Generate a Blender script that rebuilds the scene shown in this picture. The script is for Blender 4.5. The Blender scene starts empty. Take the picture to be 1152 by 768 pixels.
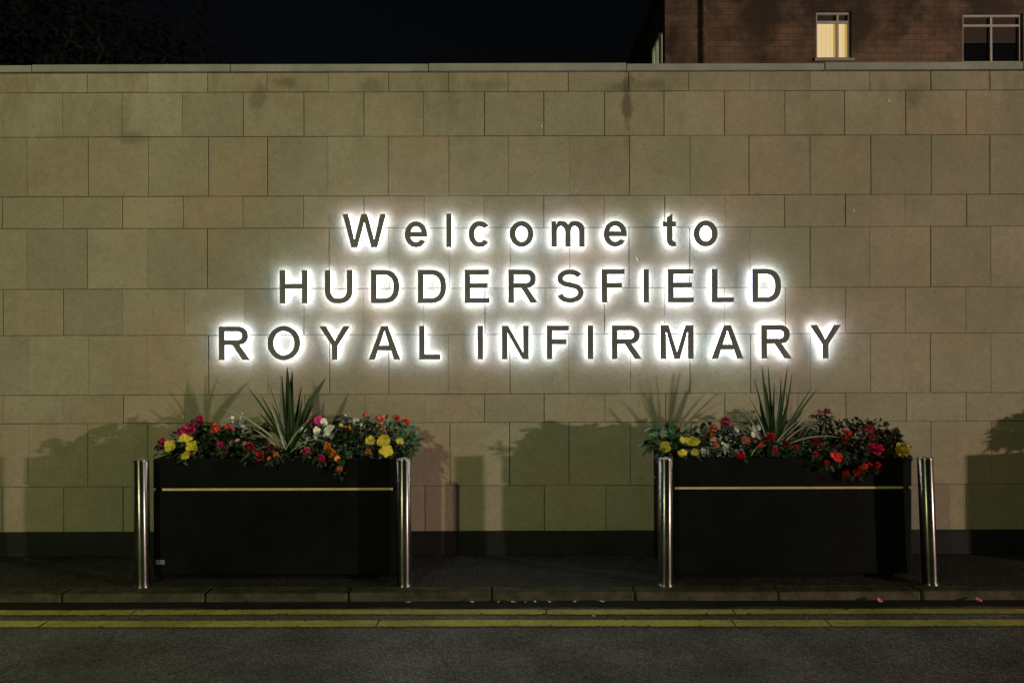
import bpy, bmesh, math, random
from mathutils import Vector, Matrix

S = bpy.context.scene
C = S.collection
R = math.radians
rnd = random.Random(7)

# ------------------------------------------------------------------ frame
F = 832.0            # focal length in photograph pixels (1152 wide)
CY = -5.547          # camera stands 5.5 m in front of the wall face (y = 0)
CZ = 1.6

def at(px, py, y):
    """photo pixel + depth plane -> world point"""
    d = y - CY
    return Vector(((px - 576) / F * d, y, CZ - (py - 384) / F * d))

def wx(px): return (px - 576) / 150.0
def wz(py): return CZ - (py - 384) / 150.0

# ------------------------------------------------------------------ materials
def mat(name, col, rough=0.7, metal=0.0, spec=0.4):
    m = bpy.data.materials.new(name); m.use_nodes = True
    b = m.node_tree.nodes['Principled BSDF']
    b.inputs['Base Color'].default_value = (*col, 1)
    b.inputs['Roughness'].default_value = rough
    b.inputs['Metallic'].default_value = metal
    b.inputs['Specular IOR Level'].default_value = spec
    return m

class NT:
    def __init__(s, m):
        s.t = m.node_tree; s.n = s.t.nodes; s.l = s.t.links
        s.b = s.n['Principled BSDF']
        s.co = s.n.new('ShaderNodeTexCoord')
    def new(s, kind, **kw):
        n = s.n.new(kind)
        for k, v in kw.items(): setattr(n, k, v)
        return n
    def link(s, a, b): s.l.new(a, b)
    def mapping(s, scale=(1, 1, 1), loc=(0, 0, 0), space='Object'):
        m = s.new('ShaderNodeMapping'); s.link(s.co.outputs[space], m.inputs[0])
        m.inputs['Scale'].default_value = scale; m.inputs['Location'].default_value = loc
        return m.outputs[0]
    def noise(s, scale, detail=5, rough=.55, vec=None):
        n = s.new('ShaderNodeTexNoise'); n.inputs['Scale'].default_value = scale
        n.inputs['Detail'].default_value = detail; n.inputs['Roughness'].default_value = rough
        s.link(vec if vec is not None else s.co.outputs['Object'], n.inputs['Vector'])
        return n.outputs['Fac']
    def ramp(s, fac, stops):
        r = s.new('ShaderNodeValToRGB'); s.link(fac, r.inputs[0])
        e = r.color_ramp.elements
        while len(e) > 1: e.remove(e[0])
        for i, (p, c) in enumerate(stops):
            if i == 0: e[0].position = p
            else: e.new(p)
            e[i].color = (*c, 1) if len(c) == 3 else c
        return r.outputs[0]
    def mix(s, fac, a, b, mode='MIX'):
        m = s.new('ShaderNodeMix', data_type='RGBA', blend_type=mode)
        for sock, v in ((m.inputs[0], fac), (m.inputs[6], a), (m.inputs[7], b)):
            if isinstance(v, (int, float)): sock.default_value = v
            elif isinstance(v, tuple): sock.default_value = (*v, 1)
            else: s.link(v, sock)
        return m.outputs[2]
    def math(s, op, a, b=0.0):
        m = s.new('ShaderNodeMath', operation=op)
        for i, v in enumerate((a, b)):
            if isinstance(v, (int, float)): m.inputs[i].default_value = v
            else: s.link(v, m.inputs[i])
        return m.outputs[0]
    def bump(s, h, strength=.3, dist=.01):
        b = s.new('ShaderNodeBump'); b.inputs['Strength'].default_value = strength
        b.inputs['Distance'].default_value = dist; s.link(h, b.inputs['Height'])
        s.link(b.outputs[0], s.b.inputs['Normal'])

def grey(v): return (v, v, v)

# stone of the boundary wall
def stone_material():
    m = mat('buff_stone', (.4, .36, .26), .85, spec=.25); n = NT(m)
    geo = n.new('ShaderNodeNewGeometry')
    isl = n.ramp(geo.outputs['Random Per Island'],
                 [(0, (.385, .348, .278)), (.2, (.325, .302, .245)), (.42, (.41, .368, .292)), (.6, (.35, .338, .262)),
                  (.78, (.395, .332, .266)), (.9, (.355, .318, .258)), (1, (.43, .382, .305))])
    big = n.noise(.9, 4, .6)
    c = n.mix(n.ramp(big, [(.35, grey(0)), (.65, grey(1))]), isl, n.mix(1, isl, (.80, .80, .74), 'MULTIPLY'))
    rust = n.noise(1.5, 5, .6, n.mapping((1, 1, 1), (7, 3, 5)))
    c = n.mix(n.math('MULTIPLY', n.ramp(rust, [(.52, grey(0)), (.66, grey(1))]), .6), c, (.40, .30, .215))
    blot = n.noise(4.5, 6, .65)
    c = n.mix(n.math('MULTIPLY', n.ramp(blot, [(.45, grey(0)), (.75, grey(1))]), .55), c, (.265, .235, .18))
    # algae and rain streaks that gather under the coping
    sep = n.new('ShaderNodeSeparateXYZ'); n.link(n.co.outputs['Object'], sep.inputs[0])
    topf = n.new('ShaderNodeMapRange'); n.link(sep.outputs['Z'], topf.inputs[0])
    topf.inputs[1].default_value = 2.75; topf.inputs[2].default_value = 3.6
    streak = n.noise(1.0, 6, .7, n.mapping((3.0, 3.0, .9)))
    sf = n.math('MULTIPLY', n.ramp(streak, [(.5, grey(0)), (.68, grey(1))]), topf.outputs[0])
    c = n.mix(n.math('MULTIPLY', sf, .7), c, (.19, .175, .115))
    def spot(x, z, sx, sz, k, c):           # a run or blotch of dirt at its own place on the wall
        v = n.new('ShaderNodeVectorMath', operation='MULTIPLY_ADD'); n.link(n.co.outputs['Object'], v.inputs[0])
        v.inputs[1].default_value = (1 / sx, 0, 1 / sz); v.inputs[2].default_value = (-x / sx, 0, -z / sz)
        ln = n.new('ShaderNodeVectorMath', operation='LENGTH'); n.link(v.outputs[0], ln.inputs[0])
        e = n.math('ADD', ln.outputs['Value'], n.math('MULTIPLY', n.math('SUBTRACT', n.noise(7, 6, .7), .5), 2.2))
        return n.mix(n.math('MULTIPLY', n.ramp(e, [(.35, grey(1)), (1, grey(0))]), k), c, (.11, .095, .065))
    c = spot(wx(706), wz(115), .05, .30, .8, c); c = spot(wx(700), wz(97), .16, .07, .6, c); c = spot(wx(735), wz(97), .16, .06, .5, c)
    c = spot(wx(322), wz(92), .10, .06, .6, c); c = spot(wx(1030), wz(112), .10, .14, .4, c); c = spot(wx(420), wz(98), .12, .08, .4, c)
    c = spot(wx(292), wz(110), .07, .2, .4, c); c = spot(wx(150), wz(155), .16, .06, .4, c); c = spot(wx(545), wz(96), .2, .06, .3, c)
    fine = n.noise(60, 4, .6)
    c = n.mix(.5, c, n.ramp(fine, [(.3, grey(.72)), (.7, grey(1.12))]), 'MULTIPLY')
    mid = n.noise(17, 6, .7)
    c = n.mix(.55, c, n.ramp(mid, [(.32, grey(.82)), (.68, grey(1.1))]), 'MULTIPLY')
    pit = n.noise(38, 3, .5)
    c = n.mix(n.math('MULTIPLY', n.ramp(pit, [(.68, grey(0)), (.74, grey(1))]), .5), c, (.15, .13, .09))
    n.link(c, n.b.inputs['Base Color'])
    h = n.math('ADD', n.math('MULTIPLY', n.noise(9, 6, .6), .8), n.math('MULTIPLY', n.noise(120, 3, .6), .35))
    n.bump(h, .6, .007)
    return m

def noisy(name, a, b, scale, rough=.8, spec=.3, bump=.3, bscale=None, dist=.01, metal=0, lo=.35, hi=.65):
    m = mat(name, a, rough, metal, spec); n = NT(m)
    f = n.noise(scale, 6, .6)
    n.link(n.ramp(f, [(lo, a), (hi, b)]), n.b.inputs['Base Color'])
    if bump: n.bump(n.noise(bscale or scale * 6, 4, .6), bump, dist)
    return m

M = {}
M['stone'] = stone_material()
M['mortar'] = noisy('mortar', (.09, .08, .055), (.14, .125, .085), 20)
M['coping'] = noisy('coping_concrete', (.24, .24, .225), (.33, .33, .31), 3.5, .85, bscale=40)
M['plinth'] = noisy('bitumen_plinth', (.010, .010, .012), (.018, .018, .019), 3, .75, .2, bscale=30)
M['letter'] = noisy('letter_metal', (.118, .124, .140), (.155, .162, .178), 7, .55, .25, .08)
M['panel'] = noisy('black_panel', (.0032, .0042, .005), (.0062, .0072, .008), 3, .5, .06, .06, 30)
M['brass'] = noisy('brass_trim', (.50, .40, .19), (.62, .52, .27), 14, .4, .4, .05)
M['soil'] = noisy('soil', (.012, .010, .008), (.03, .024, .018), 25, .95, .1, .8, 60, .02)
M['badge'] = mat('badge_metal', (.16, .16, .17), .5)
M['window_frame'] = noisy('painted_frame', (.36, .34, .31), (.46, .43, .40), 6, .5)
M['chip'] = mat('pale_chip', (.85, .83, .78), .6)
M['litter_w'] = mat('petal_white', (.62, .58, .54), .7)
M['litter_p'] = mat('petal_pink', (.75, .28, .22), .7)

def steel_material():
    m = mat('brushed_steel', (.5, .49, .48), .2, 1.0); n = NT(m)
    f = n.noise(1, 3, .6, n.mapping((90, 90, 3)))
    n.link(n.ramp(f, [(.3, grey(.30)), (.7, grey(.42))]), n.b.inputs['Roughness'])
    n.link(n.ramp(n.noise(4, 5), [(.35, (.36, .355, .35)), (.65, (.56, .55, .535))]), n.b.inputs['Base Color'])
    tg = n.new('ShaderNodeTangent', direction_type='RADIAL', axis='Z'); n.link(tg.outputs[0], n.b.inputs['Tangent'])
    n.b.inputs['Anisotropic'].default_value = .93; n.b.inputs['Anisotropic Rotation'].default_value = .25
    return m
M['steel'] = steel_material()

def asphalt(name, base, agg, wet=False):
    m = mat(name, base, .85, spec=.3); n = NT(m)
    v = n.new('ShaderNodeTexVoronoi'); v.inputs['Scale'].default_value = 95
    n.link(n.co.outputs['Object'], v.inputs['Vector'])
    sepc = n.new('ShaderNodeSeparateColor'); n.link(v.outputs['Color'], sepc.inputs[0])
    c = n.ramp(sepc.outputs[0], [(0, tuple(x * .55 for x in base)), (.6, base), (1, agg)])
    patch = n.noise(1.1, 6, .65)
    c = n.mix(n.ramp(patch, [(.4, grey(0)), (.62, grey(1))]), c, n.mix(1, c, grey(.62), 'MULTIPLY'))
    warp = n.new('ShaderNodeMix', data_type='VECTOR'); warp.inputs[0].default_value = .10
    nz = n.new('ShaderNodeTexNoise'); nz.inputs['Scale'].default_value = 3; nz.inputs['Detail'].default_value = 6; n.link(n.co.outputs['Object'], nz.inputs['Vector'])
    n.link(n.co.outputs['Object'], warp.inputs[4]); n.link(nz.outputs['Color'], warp.inputs[5])
    vc = n.new('ShaderNodeTexVoronoi', feature='DISTANCE_TO_EDGE'); vc.inputs['Scale'].default_value = .75; n.link(warp.outputs[1], vc.inputs['Vector'])
    cm = n.math('MULTIPLY', n.ramp(vc.outputs['Distance'], [(.002, grey(1)), (.009, grey(0))]), n.ramp(n.noise(.8, 3), [(.45, grey(0)), (.6, grey(1))]))
    c = n.mix(n.math('MULTIPLY', cm, .8), c, (.01, .01, .01))
    pale = n.noise(.55, 7, .7, n.mapping((1, 1.6, 1), (3, 1, 0)))
    c = n.mix(1, c, n.ramp(pale, [(.38, grey(.7)), (.62, grey(1.35))]), 'MULTIPLY')
    n.link(c, n.b.inputs['Base Color'])
    n.link(n.ramp(n.noise(2.3, 5), [(.4, grey(.55)), (.6, grey(.9))]), n.b.inputs['Roughness'])
    h = n.math('ADD', v.outputs['Distance'], n.math('MULTIPLY', n.noise(30, 4), .5))
    n.bump(h, .55, .008)
    return m
M['road'] = asphalt('road_asphalt', (.115, .114, .112), (.19, .188, .183))
M['pavement'] = asphalt('pavement_asphalt', (.026, .025, .025), (.07, .07, .066))
M['kerb'] = noisy('kerb_stone', (.030, .027, .019), (.085, .075, .052), 9, .85, .25, .5, 45, .01)
M['gutter'] = noisy('gutter_dirt', (.008, .008, .007), (.020, .018, .014), 12, .8, .25, .5, 60)
M['ground'] = noisy('far_ground', (.02, .022, .014), (.035, .035, .022), .6, .95, .1)

def yellow_material():
    m = mat('road_paint', (.40, .36, .05), .7, spec=.3); n = NT(m)
    wear = n.noise(7, 8, .7, n.mapping((.6, 1, 1)))
    chip = n.noise(70, 4, .7)
    f = n.math('ADD', n.math('MULTIPLY', n.ramp(wear, [(.38, grey(1)), (.6, grey(0))]), .45),
               n.math('MULTIPLY', n.ramp(chip, [(.36, grey(1)), (.5, grey(0))]), .5))
    c = n.mix(f, n.ramp(n.noise(3, 4), [(.35, (.47, .43, .08)), (.65, (.60, .55, .12))]), (.14, .13, .05))
    n.link(c, n.b.inputs['Base Color']); n.bump(chip, .4, .004)
    return m
M['yellow'] = yellow_material()

def shaded_stone():
    m = mat('shaded_sandstone', (.1, .075, .06), .9, spec=.2); n = NT(m)
    br = n.new('ShaderNodeTexBrick')
    mp = n.new('ShaderNodeMapping'); n.link(n.co.outputs['Object'], mp.inputs[0]); mp.inputs['Rotation'].default_value = (R(90), 0, 0)
    n.link(mp.outputs[0], br.inputs['Vector'])
    br.inputs['Scale'].default_value = 1.6; br.inputs['Mortar Size'].default_value = .008
    br.inputs['Color1'].default_value = (.185, .120, .085, 1); br.inputs['Color2'].default_value = (.14, .094, .068, 1)
    br.inputs['Mortar'].default_value = (.05, .038, .03, 1)
    shade_blot = n.ramp(n.noise(.55, 6, .62), [(.44, grey(0)), (.56, grey(1))])  # tree-shadow blotches painted into the facade colour, coarse then fine
    c = n.mix(n.math('MULTIPLY', shade_blot, .85), br.outputs['Color'], (.035, .026, .022))
    shade_blot2 = n.ramp(n.noise(1.7, 5, .6), [(.5, grey(0)), (.6, grey(1))])
    c = n.mix(n.math('MULTIPLY', shade_blot2, .4), c, (.06, .038, .034))
    n.link(c, n.b.inputs['Base Color']); n.bump(n.noise(14, 4), .5, .03)
    return m
M['shaded_stone'] = shaded_stone()
M['slate'] = noisy('roof_slate', (.02, .02, .022), (.035, .033, .034), 2, .7)

def emit(name, col, strength):
    m = mat(name, (.8, .8, .8), .5); b = m.node_tree.nodes['Principled BSDF']
    b.inputs['Emission Color'].default_value = (*col, 1); b.inputs['Emission Strength'].default_value = strength
    return m
M['led'] = emit('letter_led_acrylic', (.76, .87, 1.09), 17)
def lit_room():
    m = emit('lit_blind', (.75, .55, .17), .6); n = NT(m)
    w = n.new('ShaderNodeTexWave'); w.inputs['Scale'].default_value = 3; w.inputs['Distortion'].default_value = .6
    n.link(n.co.outputs['Object'], w.inputs['Vector'])
    n.link(n.ramp(w.outputs['Fac'], [(0, (.60, .385, .075)), (1, (.72, .49, .115))]), n.b.inputs['Emission Color'])
    return m
M['lit_blind'] = lit_room()
M['lit_side'] = emit('lit_side_glass', (.62, .68, .42), .9)
M['dark_glass'] = mat('dark_glass', (.006, .007, .010), .12, spec=.3)
M['blind_dark'] = mat('dim_blind', (.035, .024, .02), .8)

def leafmat(name, a, b, rough=.5, spec=.35):
    m = mat(name, a, rough, spec=spec); n = NT(m)
    geo = n.new('ShaderNodeNewGeometry')
    n.link(n.ramp(geo.outputs['Random Per Island'], [(0, a), (.55, b), (.8, tuple(x * .45 for x in a)), (.94, tuple(x * .6 for x in a)), (1, tuple(min(.5, x * 2.2) for x in b))]), n.b.inputs['Base Color'])  # last stop paints glints of caught light into a few leaves
    return m
M['leaf'] = leafmat('bedding_leaf', (.022, .044, .018), (.040, .075, .028))
M['leaf_big'] = leafmat('broad_leaf', (.07, .16, .075), (.12, .25, .13))
M['leaf_dark'] = leafmat('bronze_leaf', (.022, .018, .012), (.035, .030, .016))
M['leaf_silver'] = leafmat('silver_leaf', (.26, .30, .27), (.40, .43, .40), .7)
M['spike'] = leafmat('sword_leaf', (.022, .048, .018), (.040, .078, .028), .4)
M['stripe'] = leafmat('striped_leaf', (.22, .26, .19), (.38, .40, .33), .5)
M['stem'] = mat('flower_stem', (.05, .075, .03), .6)
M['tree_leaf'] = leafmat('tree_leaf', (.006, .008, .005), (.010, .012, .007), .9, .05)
M['bark'] = noisy('bark', (.018, .015, .012), (.035, .03, .024), 12, .95, .1)

def petal(name, col):
    m = mat(name, col, .55, spec=.25); n = NT(m)
    geo = n.new('ShaderNodeNewGeometry')
    d = tuple(x * .45 for x in col)
    n.link(n.ramp(geo.outputs['Random Per Island'], [(0, d), (.5, col), (1, tuple(min(1, x * 1.15) for x in col))]), n.b.inputs['Base Color'])
    return m
PET = {
    'yellow': petal('petal_yellow', (.56, .46, .05)), 'amber': petal('petal_amber', (.55, .27, .05)),
    'magenta': petal('petal_magenta', (.60, .035, .20)), 'coral': petal('petal_coral', (.75, .13, .09)),
    'pink': petal('petal_rose', (.78, .24, .24)), 'white': petal('petal_cream', (.74, .74, .70)),
    'red': petal('petal_red', (.58, .022, .030)), 'darkred': petal('petal_darkred', (.26, .018, .022)),
    'orange': petal('petal_orange', (.78, .26, .05)), 'salmon': petal('petal_salmon', (.70, .25, .15)),
    'crimson': petal('petal_crimson', (.60, .022, .075)), 'palepink': petal('petal_palepink', (.72, .36, .40)),
}

# ------------------------------------------------------------------ mesh helpers
def obj(name, bm, mats, parent=None, loc=(0, 0, 0), smooth=False):
    me = bpy.data.meshes.new(name); bm.to_mesh(me); bm.free()
    for m in (mats if isinstance(mats, (list, tuple)) else [mats]): me.materials.append(m)
    if smooth:
        for p in me.polygons: p.use_smooth = True
    o = bpy.data.objects.new(name, me); C.objects.link(o); o.location = loc
    if parent: o.parent = parent
    return o

def tag(o, label, cat, group=None):
    o['label'] = label; o['category'] = cat
    if group: o['group'] = group
    return o

def thing(name, label, cat, loc, group=None):
    o = bpy.data.objects.new(name, None); C.objects.link(o); o.location = loc
    o.empty_display_size = .1
    return tag(o, label, cat, group)

def structure(o):
    o['kind'] = 'structure'; return o

def box(bm, x0, x1, y0, y1, z0, z1, bev=0.0, mi=0):
    r = bmesh.ops.create_cube(bm, size=1)
    vs = r['verts']
    for v in vs:
        v.co = Vector(((x0 + x1) / 2 + v.co.x * (x1 - x0), (y0 + y1) / 2 + v.co.y * (y1 - y0), (z0 + z1) / 2 + v.co.z * (z1 - z0)))
    fs = {f for v in vs for f in v.link_faces}
    for f in fs: f.material_index = mi
    if bev:
        es = {e for v in vs for e in v.link_edges}
        r = bmesh.ops.bevel(bm, geom=list(es), offset=bev, segments=2, affect='EDGES', profile=.5)
        for f in r['faces']: f.material_index = mi
    return bm

def sheet(bm, x0, x1, y0, y1, z):
    vs = [bm.verts.new(p) for p in ((x0, y0, z), (x1, y0, z), (x1, y1, z), (x0, y1, z))]
    bm.faces.new(vs)

def lathe(bm, prof, n=32):
    rings = []
    for r, z in prof:
        rings.append([bm.verts.new((r * math.cos(2 * math.pi * i / n), r * math.sin(2 * math.pi * i / n), z)) for i in range(n)])
    for a, b in zip(rings, rings[1:]):
        for i in range(n):
            bm.faces.new((a[i], a[(i + 1) % n], b[(i + 1) % n], b[i]))
    bm.faces.new(rings[-1]); bm.faces.new(list(reversed(rings[0])))

def tube(bm, pts, r0, r1, n=6):
    rings = []
    for i, p in enumerate(pts):
        t = (pts[min(i + 1, len(pts) - 1)] - pts[max(i - 1, 0)]).normalized()
        a = t.orthogonal().normalized(); b = t.cross(a)
        r = r0 + (r1 - r0) * i / (len(pts) - 1)
        rings.append([bm.verts.new(p + (a * math.cos(2 * math.pi * k / n) + b * math.sin(2 * math.pi * k / n)) * r) for k in range(n)])
    for a, b in zip(rings, rings[1:]):
        # pick the start offset that twists least
        s = min(range(n), key=lambda k: (b[k].co - a[0].co).length)
        for k in range(n):
            bm.faces.new((a[k], a[(k + 1) % n], b[(k + 1 + s) % n], b[(k + s) % n]))

# ------------------------------------------------------------------ ground, road, pavement
ROAD = -0.06
bm = bmesh.new(); sheet(bm, -400, 400, -400, 400, -.30); structure(obj('ground', bm, M['ground']))
# kerb front y=-.83 ; road runs along X
bm = bmesh.new()
NX, NY = 90, 40
y0r, y1r = -9.5, -.83
grid = [[None] * (NY + 1) for _ in range(NX + 1)]
for i in range(NX + 1):
    for j in range(NY + 1):
        x = -30 + 60 * i / NX; y = y0r + (y1r - y0r) * j / NY
        z = ROAD + .0025 * math.sin(x * 1.3 + 2 * y) + .002 * math.sin(x * .7 - y * 3.1)
        if y1r - y < .45: z = ROAD
        grid[i][j] = bm.verts.new((x, y, z))
for i in range(NX):
    for j in range(NY):
        bm.faces.new((grid[i][j], grid[i + 1][j], grid[i + 1][j + 1], grid[i][j + 1]))
structure(obj('road', bm, M['road'], smooth=True))
# dirty gutter strip with an uneven edge, just over the road
bm = bmesh.new(); prev = None
for i in range(401):
    x = -10 + 20 * i / 400
    a = bm.verts.new((x, -.83, ROAD + .006)); b = bm.verts.new((x, -.945 + .012 * math.sin(x * 5) + rnd.uniform(-.008, .008), ROAD + .004))
    if prev: bm.faces.new((prev[1], b, a, prev[0]))
    prev = (a, b)
structure(obj('gutter', bm, M['gutter']))

def paint_line(yc, w, name):
    bm = bmesh.new(); prev = None
    for i in range(1801):
        x = -10 + 20 * i / 1800
        j1, j2 = rnd.uniform(-.003, .003), rnd.uniform(-.003, .003)
        off = .004 * math.sin(x * 1.7 + yc * 9) - (x * .004)
        if rnd.random() < .02: j1 -= rnd.uniform(.006, .03)
        if rnd.random() < .02: j2 += rnd.uniform(.006, .03)
        a = bm.verts.new((x, yc + w / 2 + off + j1, ROAD + .008)); b = bm.verts.new((x, yc - w / 2 + off + j2, ROAD + .008))
        if prev and rnd.random() > .003: bm.faces.new((prev[1], b, a, prev[0]))
        prev = (a, b)
    return structure(obj(name, bm, M['yellow']))
paint_line(-1.022, .078, 'yellow_line')
paint_line(-1.205, .098, 'yellow_line')

# kerb stones
bm = bmesh.new(); x = -10.2
L_ = .915
while x < 10.5:
    box(bm, x + .004, x + L_ - .004, -.83 + rnd.uniform(-.004, .004), -.705, -.25, rnd.uniform(-.003, .003), .012)
    x += L_
structure(obj('kerb', bm, M['kerb']))
bm = bmesh.new(); box(bm, -30, 30, -.702, .004, -.25, -.002); structure(obj('pavement', bm, M['pavement']))
bm = bmesh.new(); box(bm, -30, 30, .35, 60, -.25, 0.0); structure(obj('hospital_grounds', bm, M['ground']))

# ------------------------------------------------------------------ the stone wall
wall = thing('stone_wall', 'long buff stone block wall carrying the lit welcome sign, behind the planters', 'wall', (0, .17, 0))
OFF = Vector((0, -.17, 0))
rows = [81, 103, 153, 220, 256, 324, 376, 443, 475, 546, 597]
bm = bmesh.new()
XA, XB = -12.0, 12.0
box(bm, XA, XB, .010, .34, 0, wz(81) - .002, mi=1)
pitch = 67.75 / 150
for ri in range(len(rows) - 1):
    zt, zb = wz(rows[ri]), wz(rows[ri + 1])
    ph = wx(31) if ri % 2 == 0 else wx(3)
    k0 = math.ceil((XA - ph) / pitch); k1 = math.floor((XB - ph) / pitch)
    js = [(ph + k * pitch + rnd.uniform(-.006, .006), rnd.choice([.0006, .0011, .0018, .0028, .0028])) for k in range(k0, k1 + 1)]
    for (xa, ga), (xb, gb) in zip(js, js[1:]):
        gz = rnd.choice([.001, .0018, .0024]); yo = rnd.uniform(-.0012, .0012); c = .0022
        x0, x1, z0, z1 = xa + ga, xb - gb, zb + gz, zt - gz
        t1, t2 = rnd.uniform(-.0008, .0008), rnd.uniform(-.0008, .0008)
        fr = [bm.verts.new(p) for p in ((x0 + c, yo + t1, z0 + c), (x1 - c, yo - t1, z0 + c), (x1 - c, yo - t1 + t2, z1 - c), (x0 + c, yo + t1 + t2, z1 - c))]
        md = [bm.verts.new(p) for p in ((x0, yo + c, z0), (x1, yo + c, z0), (x1, yo + c, z1), (x0, yo + c, z1))]
        bk = [bm.verts.new((v.co.x, .012, v.co.z)) for v in md]
        bm.faces.new(fr)
        for a, b in ((fr, md), (md, bk)):
            for i in range(4):
                bm.faces.new((a[i], b[i], b[(i + 1) % 4], a[(i + 1) % 4]))
for v in bm.verts: v.co += OFF
bmesh.ops.recalc_face_normals(bm, faces=bm.faces)
obj('block_face', bm, [M['stone'], M['mortar']], wall)
# coping stones
bm = bmesh.new(); xs = [wx(483) + k * 222 / 150 for k in range(-9, 9)]
for a, b in zip(xs, xs[1:]):
    dz = rnd.uniform(-.003, .003)
    box(bm, a + .0025, b - .0025, -.030 - .17 + rnd.uniform(-.002, .002), .37 - .17, wz(81.2), wz(73) + dz, .006)
obj('coping', bm, M['coping'], wall)
bm = bmesh.new(); box(bm, XA, XB, -.012 - .17, .009 - .17, 0, wz(597) - .001, .004)
obj('plinth', bm, M['plinth'], wall)
for px, py, a, l in ((610, 142, 1.9, .03), (1001, 115, 2.0, .035), (961, 238, 2.2, .022), (717, 292, 2.0, .06)):
    bm = bmesh.new()
    d = Vector((math.cos(a), 0, math.sin(a))); nrm = Vector((-d.z, 0, d.x)); p = Vector((wx(px), -.0035, wz(py))) + OFF
    vs = [p - d * l / 2, p + nrm * .004, p + d * l / 2, p - nrm * .004]
    f1 = [bm.verts.new(v) for v in vs]; f2 = [bm.verts.new(v + Vector((0, .006, 0))) for v in vs]
    bm.faces.new(f1); bm.faces.new(f2[::-1])
    for i in range(4): bm.faces.new((f1[i], f2[i], f2[(i + 1) % 4], f1[(i + 1) % 4]))
    obj('pale_chip', bm, M['chip'], wall)

# ------------------------------------------------------------------ halo-lit letters
def arc(cx, cy, rx, ry, a0, a1, n=20):
    return [(cx + rx * math.cos(R(a0 + (a1 - a0) * i / n)), cy + ry * math.sin(R(a0 + (a1 - a0) * i / n))) for i in range(n + 1)]

def sarc(cx, cy, rx, ry, a0, a1, n=24, e=.86):
    out = []
    for i in range(n + 1):
        a = R(a0 + (a1 - a0) * i / n); c, s = math.cos(a), math.sin(a)
        out.append((cx + rx * math.copysign(abs(c) ** e, c), cy + ry * math.copysign(abs(s) ** e, s)))
    return out

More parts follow.
